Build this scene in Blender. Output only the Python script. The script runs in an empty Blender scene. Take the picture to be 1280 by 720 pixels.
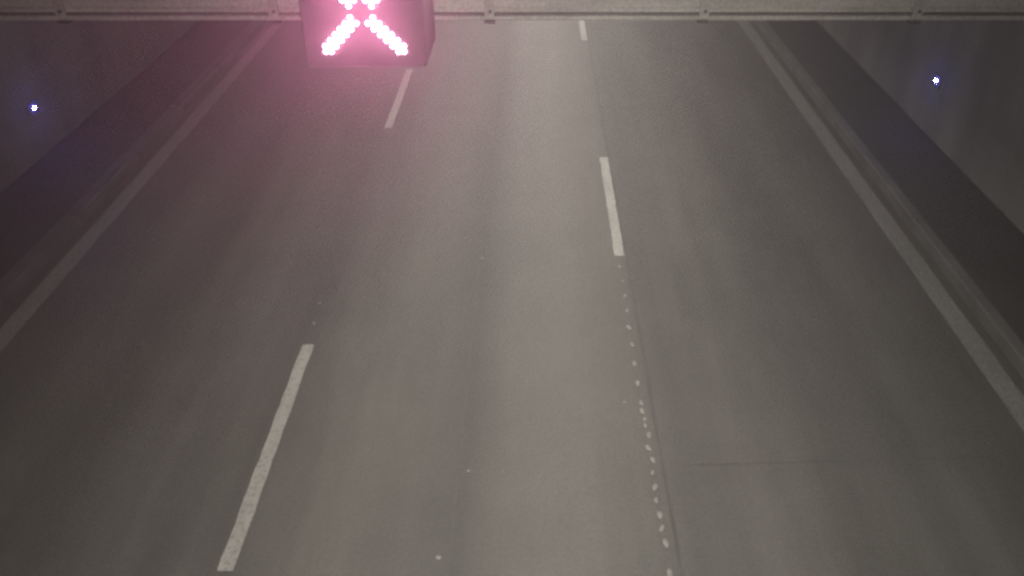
import bpy, bmesh, math, random
from mathutils import Vector, Matrix

random.seed(7)
scene = bpy.context.scene
C = scene.collection
R = math.radians

# ------------------------------------------------------------------ camera
PITCH = 33.5
cam_d = bpy.data.cameras.new('camera')
cam = bpy.data.objects.new('camera', cam_d)
C.objects.link(cam)
cam.location = (0.0, 0.0, 5.61)
cam.rotation_euler = (R(90 - PITCH), 0, 0)
cam_d.sensor_fit = 'HORIZONTAL'
cam_d.sensor_width = 36.0
cam_d.lens = 36.0 * 1053 / 1280
cam_d.shift_x = -28 / 1280
cam_d.clip_start = 0.05
cam_d.clip_end = 400
scene.camera = cam

# ------------------------------------------------------------------ world: night outside the tunnel
world = bpy.data.worlds.new('World')
scene.world = world
world.use_nodes = True
wn = world.node_tree
wn.nodes.clear()
sky = wn.nodes.new('ShaderNodeTexSky')
sky.sky_type = 'NISHITA'
sky.sun_disc = False
sky.sun_elevation = R(-4)
sky.sun_rotation = R(180)
bg = wn.nodes.new('ShaderNodeBackground')
bg.inputs['Strength'].default_value = 0.05
wo = wn.nodes.new('ShaderNodeOutputWorld')
wn.links.new(sky.outputs[0], bg.inputs[0])
wn.links.new(bg.outputs[0], wo.inputs[0])

# ------------------------------------------------------------------ exposure, sampling
scene.view_settings.view_transform = 'Standard'
scene.view_settings.look = 'None'
scene.view_settings.exposure = 0.0
scene.view_settings.gamma = 1.0
scene.view_settings.use_curve_mapping = False
scene.render.engine = 'CYCLES'
scene.cycles.filter_width = 3.0
scene.cycles.max_bounces = 4
scene.cycles.diffuse_bounces = 3
scene.cycles.glossy_bounces = 2
scene.cycles.volume_bounces = 1
scene.cycles.use_denoising = True
scene.cycles.denoising_prefilter = 'NONE'
scene.cycles.use_adaptive_sampling = True
scene.cycles.adaptive_threshold = 0.03
scene.cycles.adaptive_min_samples = 24
scene.cycles.sample_clamp_indirect = 4.0

# lamp settings (the lamps themselves are built with their fittings below)
LAMP_POWER = 262.0
LAMP_SPREAD = 180
LAMP_COLOR = (1.0, 0.953, 0.86)
LAMP_X, LAMP_Z = 0.02, 6.15
LAMP_Y = [-6.6 + 6.0 * i for i in range(9)]
X_COLOR = (1.0, 0.24, 0.50)
X_STRENGTH = 46.0
X_POWER = 28.0
GUIDE_COLOR = (0.19, 0.19, 1.0)
GUIDE_STRENGTH = 650.0
HAZE_DENSITY = 0.018
HAZE_G = 0.7

# ------------------------------------------------------------------ helpers
def new_mat(name):
    m = bpy.data.materials.new(name)
    m.use_nodes = True
    nt = m.node_tree
    return m, nt, nt.nodes['Principled BSDF']

def N(nt, kind, **kw):
    n = nt.nodes.new(kind)
    for k, v in kw.items():
        setattr(n, k, v)
    return n

def ramp(nt, src, stops):
    r = N(nt, 'ShaderNodeValToRGB')
    e = r.color_ramp.elements
    while len(e) < len(stops):
        e.new(0.5)
    for el, (p, c) in zip(e, stops):
        el.position = p
        el.color = (*c, 1) if isinstance(c, tuple) else (c, c, c, 1)
    nt.links.new(src, r.inputs[0])
    return r.outputs[0]

def mix(nt, kind, fac, a, b):
    m = N(nt, 'ShaderNodeMix', data_type='RGBA', blend_type=kind)
    for sock, v in ((0, fac), (6, a), (7, b)):
        if hasattr(v, 'links'):
            nt.links.new(v, m.inputs[sock])
        elif sock == 0:
            m.inputs[0].default_value = v
        else:
            m.inputs[sock].default_value = (*v, 1)
    return m.outputs[2]

def noise(nt, co, scale, detail=4, rough=0.6, stretch=None):
    n = N(nt, 'ShaderNodeTexNoise')
    n.inputs['Scale'].default_value = scale
    n.inputs['Detail'].default_value = detail
    n.inputs['Roughness'].default_value = rough
    if stretch:
        mp = N(nt, 'ShaderNodeMapping')
        mp.inputs['Scale'].default_value = stretch
        nt.links.new(co, mp.inputs[0])
        co = mp.outputs[0]
    nt.links.new(co, n.inputs['Vector'])
    return n.outputs['Fac']

def bump(nt, bsdf, h, strength, dist):
    b = N(nt, 'ShaderNodeBump')
    b.inputs['Strength'].default_value = strength
    b.inputs['Distance'].default_value = dist
    nt.links.new(h, b.inputs['Height'])
    nt.links.new(b.outputs[0], bsdf.inputs['Normal'])

def surface(name, col, rough, var=0.25, scale=3.0, grain=90.0, grain_amt=0.25, metallic=0.0, bump_s=0.2, bump_d=0.004, stretch=None):
    m, nt, b = new_mat(name)
    co = N(nt, 'ShaderNodeTexCoord').outputs['Object']
    big = noise(nt, co, scale, 5, 0.6, stretch)
    fine = noise(nt, co, grain, 3, 0.7)
    c = mix(nt, 'MULTIPLY', 1.0, col, ramp(nt, big, [(0.3, 1 - var), (0.7, 1 + var * 0.6)]))
    c = mix(nt, 'MULTIPLY', 1.0, c, ramp(nt, fine, [(0.3, 1 - grain_amt), (0.7, 1 + grain_amt)]))
    nt.links.new(c, b.inputs['Base Color'])
    b.inputs['Roughness'].default_value = rough
    b.inputs['Metallic'].default_value = metallic
    bump(nt, b, fine, bump_s, bump_d)
    return m

def emitter(name, col, strength):
    m, nt, b = new_mat(name)
    b.inputs['Base Color'].default_value = (0.3, 0.3, 0.3, 1)
    b.inputs['Emission Color'].default_value = (*col, 1)
    b.inputs['Emission Strength'].default_value = strength
    return m

# ------------------------------------------------------------------ materials
def road_material():
    m, nt, b = new_mat('worn_road_surface')
    co = N(nt, 'ShaderNodeTexCoord').outputs['Object']
    sep = N(nt, 'ShaderNodeSeparateXYZ')
    nt.links.new(co, sep.inputs[0])
    # wander the wheel-track bands and painted lamp sheen a little along the road
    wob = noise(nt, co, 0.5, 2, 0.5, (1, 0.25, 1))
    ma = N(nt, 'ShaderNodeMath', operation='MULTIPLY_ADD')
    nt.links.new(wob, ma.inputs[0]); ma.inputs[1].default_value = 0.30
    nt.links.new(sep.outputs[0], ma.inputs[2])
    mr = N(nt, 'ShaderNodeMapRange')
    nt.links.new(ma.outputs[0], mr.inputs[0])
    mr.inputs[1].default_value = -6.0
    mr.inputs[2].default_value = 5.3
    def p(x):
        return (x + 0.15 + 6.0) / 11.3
    tracks_and_sheen = ramp(nt, mr.outputs[0], [
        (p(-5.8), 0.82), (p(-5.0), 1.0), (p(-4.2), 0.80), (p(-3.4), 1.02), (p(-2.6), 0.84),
        (p(-1.75), 1.08), (p(-1.05), 0.90), (p(-0.66), 0.62), (p(-0.25), 1.02), (p(0.35), 1.14),  # bright middle band paints in the lamps' reflection on the road
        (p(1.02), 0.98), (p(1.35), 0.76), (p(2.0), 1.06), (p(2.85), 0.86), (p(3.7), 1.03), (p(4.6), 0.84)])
    big = noise(nt, co, 0.9, 5, 0.62)
    streak = noise(nt, co, 2.2, 5, 0.65, (1, 0.07, 1))
    fine = noise(nt, co, 34, 4, 0.8)
    grit = noise(nt, co, 110, 2, 0.8)
    c = mix(nt, 'MULTIPLY', 1.0, (0.125, 0.119, 0.108), tracks_and_sheen)
    c = mix(nt, 'MULTIPLY', 1.0, c, ramp(nt, big, [(0.3, 0.90), (0.7, 1.08)]))
    c = mix(nt, 'MULTIPLY', 1.0, c, ramp(nt, streak, [(0.3, 0.80), (0.7, 1.15)]))
    c = mix(nt, 'MULTIPLY', 1.0, c, ramp(nt, fine, [(0.30, 0.72), (0.70, 1.28)]))
    c = mix(nt, 'MULTIPLY', 1.0, c, ramp(nt, grit, [(0.3, 0.62), (0.7, 1.38)]))
    nt.links.new(c, b.inputs['Base Color'])
    rg = ramp(nt, streak, [(0.3, 0.50), (0.7, 0.64)])
    nt.links.new(rg, b.inputs['Roughness'])
    bump(nt, b, fine, 0.25, 0.004)
    return m

def paint_material(name, col, wear):
    m, nt, b = new_mat(name)
    co = N(nt, 'ShaderNodeTexCoord').outputs['Object']
    geo = N(nt, 'ShaderNodeNewGeometry').outputs['Position']
    a = noise(nt, geo, 26, 4, 0.7)
    s = noise(nt, geo, 7, 4, 0.7, (1, 0.15, 1))
    f = noise(nt, geo, 150, 2, 0.7)
    c = mix(nt, 'MIX', ramp(nt, a, [(0.52 - wear * 0.1, 0.0), (0.80 - wear * 0.1, 1.0)]), col, (0.13, 0.125, 0.115))
    c = mix(nt, 'MULTIPLY', 1.0, c, ramp(nt, s, [(0.3, 0.80), (0.7, 1.08)]))
    c = mix(nt, 'MULTIPLY', 1.0, c, ramp(nt, f, [(0.3, 0.86), (0.7, 1.12)]))
    nt.links.new(c, b.inputs['Base Color'])
    b.inputs['Roughness'].default_value = 0.6
    bump(nt, b, f, 0.2, 0.003)
    return m

M = {
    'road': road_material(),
    'paint': paint_material('worn_white_paint', (0.46, 0.45, 0.425), 0.3),
    'edge_paint': paint_material('dirty_edge_paint', (0.34, 0.33, 0.31), 0.8),
    'dot_paint': paint_material('dot_paint', (0.34, 0.33, 0.31), 0.0),
    'seam': surface('open_seam', (0.088, 0.084, 0.078), 0.7),
    'seal': surface('joint_sealant', (0.10, 0.095, 0.087), 0.6),
    'kerb': surface('kerb_concrete', (0.16, 0.153, 0.147), 0.8, 0.3, 2.0),
    'dark_kerb': surface('dark_kerb_concrete', (0.10, 0.096, 0.093), 0.85, 0.35, 2.0),  # left kerb: kerb concrete in a darker tone
    'walkway': surface('dark_walkway', (0.036, 0.035, 0.034), 0.85, 0.35, 1.2),
    'lining': surface('lining_concrete', (0.36, 0.345, 0.34), 0.8, 0.34, 0.8, 40, 0.14, stretch=(1, 1, 0.35)),
    'vault': surface('vault_concrete', (0.16, 0.155, 0.15), 0.85, 0.25, 0.6),
    'galv': surface('galvanised_steel', (0.62, 0.605, 0.57), 0.62, 0.25, 5.0, 60, 0.18, 0.1, 0.15, 0.002, (0.35, 1, 3)),
    'clamp': surface('clamp_steel', (0.56, 0.545, 0.515), 0.6, 0.25, 9.0, 70, 0.18, 0.1, 0.15, 0.002),
    'bolt': surface('bolt_steel', (0.16, 0.155, 0.15), 0.5, 0.2, 20.0, metallic=0.6),
    'case': surface('signal_case', (0.075, 0.072, 0.074), 0.6, 0.15, 6.0),
    'face': surface('signal_face', (0.115, 0.112, 0.114), 0.95, 0.08, 8.0, 140, 0.08),
    'dark': surface('black_housing', (0.006, 0.006, 0.007), 0.95, 0.2, 20.0),
    'led': emitter('red_signal_led', (1.0, 0.29, 0.53), X_STRENGTH),
    'guide': emitter('blue_guide_led', GUIDE_COLOR, GUIDE_STRENGTH),
    'diffuser': emitter('lamp_diffuser', LAMP_COLOR, 6.0),
}

def add_box(bm, x0, x1, y0, y1, z0, z1, bevel=0.0, seg=2):
    g = bmesh.ops.create_cube(bm, size=1.0)
    for v in g['verts']:
        v.co = Vector(((x0 + x1) / 2 + v.co.x * (x1 - x0), (y0 + y1) / 2 + v.co.y * (y1 - y0), (z0 + z1) / 2 + v.co.z * (z1 - z0)))
    if bevel:
        ed = list({e for v in g['verts'] for e in v.link_edges})
        bmesh.ops.bevel(bm, geom=ed, offset=bevel, segments=seg, affect='EDGES', profile=0.5)

def mesh_of(bm, name, mat, smooth=False):
    me = bpy.data.meshes.new(name)
    bm.to_mesh(me)
    bm.free()
    me.materials.append(M[mat])
    if smooth:
        for p in me.polygons:
            p.use_smooth = True
    return me

def link(name, me, parent=None, loc=(0, 0, 0), rot=(0, 0, 0)):
    o = bpy.data.objects.new(name, me)
    C.objects.link(o)
    o.location = loc
    o.rotation_euler = rot
    o.parent = parent
    return o

def box(name, mat, dims, parent=None, bevel=0.0, loc=(0, 0, 0), rot=(0, 0, 0)):
    bm = bmesh.new()
    add_box(bm, *dims, bevel=bevel)
    return link(name, mesh_of(bm, name, mat), parent, loc, rot)

def tag(o, label=None, cat=None, group=None, kind=None):
    for k, v in (('label', label), ('category', cat), ('group', group), ('kind', kind)):
        if v:
            o[k] = v
    return o

def extrude_profile(name, mat, prof, x0, x1, parent=None, axis='x', n=1, flip=False):
    """Closed profile extruded along x (prof in y,z) or along y (prof in x,z)."""
    bm = bmesh.new()
    rings = []
    for i in range(n + 1):
        t = x0 + (x1 - x0) * i / n
        rings.append([bm.verts.new((t, a, b) if axis == 'x' else (a, t, b)) for a, b in prof])
    k = len(prof)
    for r0, r1 in zip(rings, rings[1:]):
        for j in range(k):
            bm.faces.new((r0[j], r0[(j + 1) % k], r1[(j + 1) % k], r1[j]))
    bm.faces.new(rings[0][::-1])
    bm.faces.new(rings[-1])
    bmesh.ops.recalc_face_normals(bm, faces=bm.faces)
    return link(name, mesh_of(bm, name, mat), parent)

# ------------------------------------------------------------------ setting: road, kerbs, walkways
Y0, Y1 = -14.0, 75.0
KL, KR = -6.15, 5.06            # base of the kerbs
WL, WR = -7.57, 6.37            # walls
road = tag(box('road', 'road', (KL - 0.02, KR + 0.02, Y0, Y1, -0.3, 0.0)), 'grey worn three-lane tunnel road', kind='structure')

def strip(name, mat, x0, x1, y0, y1, z=0.004, ragged=0.006, label=None):
    """A painted marking: thin sheet with slightly uneven edges."""
    bm = bmesh.new()
    n = max(2, int((y1 - y0) / 0.12))
    n = min(n, 260)
    lo, hi = [], []
    for i in range(n + 1):
        y = y0 + (y1 - y0) * i / n
        lo.append(bm.verts.new((x0 + random.uniform(-ragged, ragged), y, z)))
        hi.append(bm.verts.new((x1 + random.uniform(-ragged, ragged), y, z)))
    for i in range(n):
        bm.faces.new((lo[i], hi[i], hi[i + 1], lo[i + 1]))
    o = link(name, mesh_of(bm, name, mat), road)
    if label:
        o['label'] = label
    return o

strip('edge_line', 'edge_paint', -6.00, -5.77, Y0, Y1, label='solid edge line along the left kerb')
strip('edge_line', 'edge_paint', 4.69, 4.94, Y0, Y1, label='solid edge line along the right kerb')
for xc, first in ((-2.475, 4.37), (1.09, 0.22)):
    y = first - 9.0
    while y < 60:
        strip('lane_dash', 'paint', xc - 0.064, xc + 0.064, y, y + 2.98)
        y += 9.0
# sealed joints of the paving
strip('paving_joint', 'seal', -0.70, -0.682, Y0, Y1, 0.003, 0.006)
def cross_joint(x0, x1, y, slope=0.0, w=0.02):
    bm = bmesh.new()
    n = 24
    lo, hi = [], []
    for i in range(n + 1):
        x = x0 + (x1 - x0) * i / n
        yy = y + slope * (x - x0) + random.uniform(-0.006, 0.006)
        lo.append(bm.verts.new((x, yy, 0.0035)))
        hi.append(bm.verts.new((x, yy + w + random.uniform(-0.004, 0.004), 0.0035)))
    for i in range(n):
        bm.faces.new((lo[i], hi[i], hi[i + 1], lo[i + 1])[::-1])
    link('paving_joint', mesh_of(bm, 'paving_joint', 'seal'), road)
cross_joint(1.25, 4.66, 5.53, 0.035, 0.009)
strip('paving_joint', 'seam', 1.158, 1.19, Y0, Y1, 0.003, 0.006)

# pre-marking paint dots along the right lane divider and stray specks
def dot_mesh(seed):
    rnd = random.Random(seed)
    bm = bmesh.new()
    vs = []
    for i in range(12):
        a = i * math.tau / 12
        k = rnd.uniform(0.82, 1.12)
        vs.append(bm.verts.new((0.021 * k * math.cos(a), 0.036 * k * math.sin(a), 0.0)))
    c = bm.verts.new((0, 0, 0.003))
    for i in range(12):
        bm.faces.new((vs[i], vs[(i + 1) % 12], c))
    return mesh_of(bm, 'paint_dot', 'dot_paint')
DOTS = [dot_mesh(s) for s in range(4)]
dots = [(8.96, 0.8), (8.63, 0.7), (8.30, 1.05), (8.0, 0.95), (7.67, 1.15), (7.35, 1.0), (7.02, 1.1), (6.695, 1.1),
        (6.39, 1.0), (6.268, 1.1), (6.152, 0.8), (6.06, 0.85), (5.93, 1.05), (5.755, 1.1), (5.60, 1.0), (5.44, 0.75),
        (5.265, 1.05), (5.11, 0.85), (4.945, 1.1), (4.80, 0.95), (4.647, 1.1), (4.345, 1.1), (4.03, 1.0), (3.72, 1.0)]
for i, (y, s) in enumerate(dots):
    o = link('paint_dot', DOTS[i % 4], road, (1.078 + random.uniform(-0.018, 0.018), y, 0.005), (0, 0, random.uniform(-0.4, 0.4)))
    o.scale = (s * 0.92, s * 1.2, 1)
for x, y, s in ((-0.78, 4.5, 0.95), (-0.60, 5.46, 0.7), (0.90, 6.4, 0.75), (-0.66, 9.16, 0.9), (-2.52, 8.15, 0.8), (-2.5, 7.75, 0.9), (-0.91, 9.68, 0.7)):
    o = link('paint_speck', DOTS[int(y * 10) % 4], road, (x, y, 0.005), (0, 0, random.uniform(0.8, 2.2)))
    o.scale = (s, s * 0.7, 1)

# kerbs: separate kerb stones along each side
def kerb_side(face, back, name_label, mat):
    sgn = 1 if back > face else -1
    root = link('kerb', None)
    tag(root, name_label, kind='structure')
    L = 2.0
    prof = [(face, -0.2), (face + sgn * 0.015, 0.13), (face + sgn * 0.035, 0.15), (back, 0.15), (back, -0.2)]
    bm = bmesh.new()
    a = [bm.verts.new((px, 0.006, pz)) for px, pz in prof]
    b = [bm.verts.new((px, L - 0.006, pz)) for px, pz in prof]
    for j in range(5):
        bm.faces.new((a[j], a[(j + 1) % 5], b[(j + 1) % 5], b[j]))
    bm.faces.new(a[::-1]); bm.faces.new(b)
    bmesh.ops.recalc_face_normals(bm, faces=bm.faces)
    me = mesh_of(bm, 'kerb_stone', mat)
    y = Y0
    while y < Y1:
        link('kerb_stone', me, root, (random.uniform(-0.003, 0.003), y, random.uniform(-0.003, 0.003)))
        y += L
kerb_side(KL, -6.36, 'darker concrete kerb along the left edge', 'dark_kerb')
kerb_side(KR, 5.22, 'pale concrete kerb along the right edge', 'kerb')
tag(box('walkway', 'walkway', (WL - 0.1, -6.365, Y0, Y1, -0.2, 0.143)), 'dark raised walkway at the left wall', kind='structure')
tag(box('walkway', 'walkway', (5.225, WR + 0.1, Y0, Y1, -0.2, 0.143)), 'dark raised walkway at the right wall', kind='structure')

# ------------------------------------------------------------------ tunnel lining
SPRING, CROWN = 3.4, 7.5
XC, HALF = (WL + WR) / 2, (WR - WL) / 2
def side_wall(x, sgn, label):
    o = extrude_profile('tunnel_wall', 'lining', [(x, -0.2), (x, SPRING), (x + sgn * 0.5, SPRING), (x + sgn * 0.5, -0.2)], Y0, Y1, axis='y', n=12)
    tag(o, label, 'wall')
    return o
wall_l = side_wall(WL, -1, 'grey concrete tunnel wall rising left of the dark walkway')
wall_r = side_wall(WR, 1, 'grey concrete tunnel wall rising right of the dark walkway')
inner, outer = [], []
for i in range(33):
    a = math.pi * i / 32
    inner.append((XC + HALF * math.cos(a), SPRING + (CROWN - SPRING) * math.sin(a)))
    outer.append((XC + (HALF + 0.5) * math.cos(a), SPRING + (CROWN + 0.5 - SPRING) * math.sin(a)))
vault = extrude_profile('ceiling', 'vault', [(x, z + 0.002) for x, z in inner + outer[::-1]], Y0, Y1, axis='y', n=6)
tag(vault, kind='structure')

# ------------------------------------------------------------------ ceiling luminaires (the place's own lamps, with added side shields)
def vault_z(x):
    return SPRING + (CROWN - SPRING) * math.sqrt(max(0, 1 - ((x - XC) / HALF) ** 2))
bm = bmesh.new(); add_box(bm, -0.16, 0.16, -0.75, 0.75, 0, 0.12, 0.015); lum_body = mesh_of(bm, 'housing', 'galv')
bm = bmesh.new(); add_box(bm, -0.13, 0.13, -0.70, 0.70, -0.012, -0.001); lum_diff = mesh_of(bm, 'diffuser', 'diffuser')
bm = bmesh.new(); add_box(bm, -0.015, 0.015, -0.015, 0.015, 0.118, vault_z(LAMP_X) - LAMP_Z); lum_rod = mesh_of(bm, 'hanger', 'bolt')
bm = bmesh.new(); add_box(bm, -0.004, 0.004, -0.76, 0.76, -0.245, 0.03); added_skirt = mesh_of(bm, 'added_shield', 'dark')  # unseen blades added to narrow the light across the road
lamp_data = bpy.data.lights.new('luminaire_light', 'AREA')
lamp_data.shape = 'RECTANGLE'
lamp_data.size, lamp_data.size_y = 0.24, 1.36
lamp_data.energy = LAMP_POWER
lamp_data.color = LAMP_COLOR
lamp_data.spread = R(LAMP_SPREAD)
for y in LAMP_Y:
    e = link('ceiling_luminaire', None, None, (LAMP_X, y, LAMP_Z))
    tag(e, 'long metal luminaire hung in the row under the tunnel vault', 'luminaire', 'luminaires along the tunnel crown')
    link('housing', lum_body, e)
    link('diffuser', lum_diff, e)
    for yy in (-0.5, 0.5):
        link('hanger', lum_rod, e, (0, yy, 0))
    for xx in (-0.168, 0.168):
        link('added_shield', added_skirt, e, (xx, 0, 0))
    link('lamp_light', lamp_data, e, (0, 0, -0.02))

# ------------------------------------------------------------------ crossbeam carrying the lane signal
BY, BZ = 4.06, 4.458            # front plane and underside
beam = link('crossbeam', None, None, (XC, BY, BZ))
tag(beam, 'long galvanised steel crossbeam with clamps spanning the road at the top', 'beam')
def beam_piece(name, prof, mat='galv'):
    return extrude_profile(name, mat, prof, -HALF + 0.004, HALF - 0.004, beam, 'x', 8)
beam_piece('lower_lip', [(-0.012, 0.004), (-0.008, 0.0), (0.10, 0.0), (0.10, 0.0215), (-0.008, 0.0215), (-0.012, 0.0175)])
beam_piece('groove', [(0.018, 0.0217), (0.10, 0.0217), (0.10, 0.0378), (0.018, 0.0378)], 'bolt')
beam_piece('web', [(-0.014, 0.041), (-0.011, 0.038), (0.12, 0.038), (0.12, 0.32), (-0.014, 0.32), (-0.014, 0.30), (-0.002, 0.288), (-0.002, 0.064), (-0.014, 0.052)])
bm = bmesh.new()
add_box(bm, -0.023, 0.023, -0.030, -0.0145, 0.012, 0.335, 0.003)
clamp_me = mesh_of(bm, 'clamp', 'clamp')
bm = bmesh.new()
add_box(bm, -0.023, 0.023, -0.0145, 0.13, 0.3205, 0.335, 0.002)
clamp_top = mesh_of(bm, 'clamp_strap', 'clamp')
bm = bmesh.new()
add_box(bm, -0.026, 0.026, -0.026, 0.04, -0.012, -0.001, 0.002)  # clamp's shadow put in as a dark plate under the beam
clamp_shadow_foot = mesh_of(bm, 'clamp_shadow_foot', 'bolt')
bm = bmesh.new()
bmesh.ops.create_cone(bm, cap_ends=True, segments=8, radius1=0.008, radius2=0.007, depth=0.01, matrix=Matrix.Rotation(R(90), 4, 'X'))
bolt_me = mesh_of(bm, 'bolt', 'bolt')
i = -7
for i in range(-7, 8):
    x = -0.21 + 1.012 * i - XC
    if abs(x) > HALF - 0.1:
        continue
    c = link('clamp', clamp_me, beam, (x + random.uniform(-0.012, 0.012), 0, 0), (0, R(random.uniform(-0.8, 0.8)), 0))
    link('strap', clamp_top, c)
    link('shadow_foot', clamp_shadow_foot, c)
    link('bolt', bolt_me, c, (0.004, -0.034, 0.047))
    link('bolt', bolt_me, c, (0.0, -0.034, 0.12))

# ------------------------------------------------------------------ lane signal with its red X of lamps
SX, SY, SZ = -0.734, 3.62, 4.618
PT = 0.0242
sig = link('lane_signal', None, None, (SX, SY, SZ))
tag(sig, 'box-shaped lane signal showing a glowing red X, hung before the crossbeam', 'signal')
box('case', 'case', (-0.262, 0.262, 0.012, 0.40, -0.243, 0.262), sig, 0.012)
bm = bmesh.new()
add_box(bm, -0.257, 0.257, -0.004, 0.0115, -0.238, 0.257, 0.004)
link('face', mesh_of(bm, 'face', 'face'), sig)
for s in (-1, 1):
    box('mounting_arm', 'bolt', (s * 0.17 - 0.02, s * 0.17 + 0.02, 0.401, 0.424, -0.10, 0.14), sig, 0.002)
bm = bmesh.new()
bmesh.ops.create_uvsphere(bm, u_segments=8, v_segments=5, radius=0.0098)
bmesh.ops.delete(bm, geom=[v for v in bm.verts if v.co.y > 0.004], context='VERTS')
led_me = mesh_of(bm, 'led', 'led', True)
for dr in range(-7, 8):
    for dc in range(-7, 8):
        if abs(abs(dc) - abs(dr)) <= 1 and not (abs(dc) <= 1 and abs(dr) <= 1):
            link('led', led_me, sig, (dc * PT, -0.0075, dr * PT))

sig_light = bpy.data.lights.new('signal_light', 'AREA')      # what the lamps of the X throw towards the traffic
sig_light.shape = 'SQUARE'
sig_light.size = 0.34
sig_light.energy = X_POWER
sig_light.color = X_COLOR
link('signal_light', sig_light, sig, (0, -0.022, 0), (R(-90), 0, 0))

# ------------------------------------------------------------------ blue guide lights on the walls
def guide(x, y, z, sgn, label):
    """sgn: +1 on the left wall (faces +x), -1 on the right wall."""
    e = link('guide_light', None, None, (x, y, z), (0, 0, 0 if sgn > 0 else math.pi))
    tag(e, label, 'guide light', 'blue guide lights on the tunnel walls')
    box('housing', 'dark', (0.001, 0.022, -0.13, 0.13, -0.10, 0.10), e, 0.008)
    bm = bmesh.new()
    bmesh.ops.create_uvsphere(bm, u_segments=10, v_segments=6, radius=0.021)
    bmesh.ops.delete(bm, geom=[v for v in bm.verts if v.co.x < -0.004], context='VERTS')
    link('lens', mesh_of(bm, 'lens', 'guide', True), e, (0.023, 0, 0))
guide(WL, 12.1, 0.86, 1, 'small blue-white guide light on the left tunnel wall')
guide(WR, 12.9, 1.00, -1, 'small blue-white guide light on the right tunnel wall')

# ------------------------------------------------------------------ tunnel haze, added to spread a glow round the lamps
m = bpy.data.materials.new('tunnel_haze')
m.use_nodes = True
nt = m.node_tree
nt.nodes.clear()
out = N(nt, 'ShaderNodeOutputMaterial')
pv = N(nt, 'ShaderNodeVolumePrincipled')
pv.inputs['Color'].default_value = (0.92, 0.92, 0.92, 1)
pv.inputs['Density'].default_value = HAZE_DENSITY
pv.inputs['Anisotropy'].default_value = HAZE_G
nt.links.new(pv.outputs[0], out.inputs['Volume'])
M['haze'] = m
if HAZE_DENSITY > 0:
    tag(box('haze', 'haze', (-10, 9, Y0 - 2, Y1 + 2, -1.4, 8.6)), 'thin haze added to the tunnel air for lamp glow', kind='stuff')
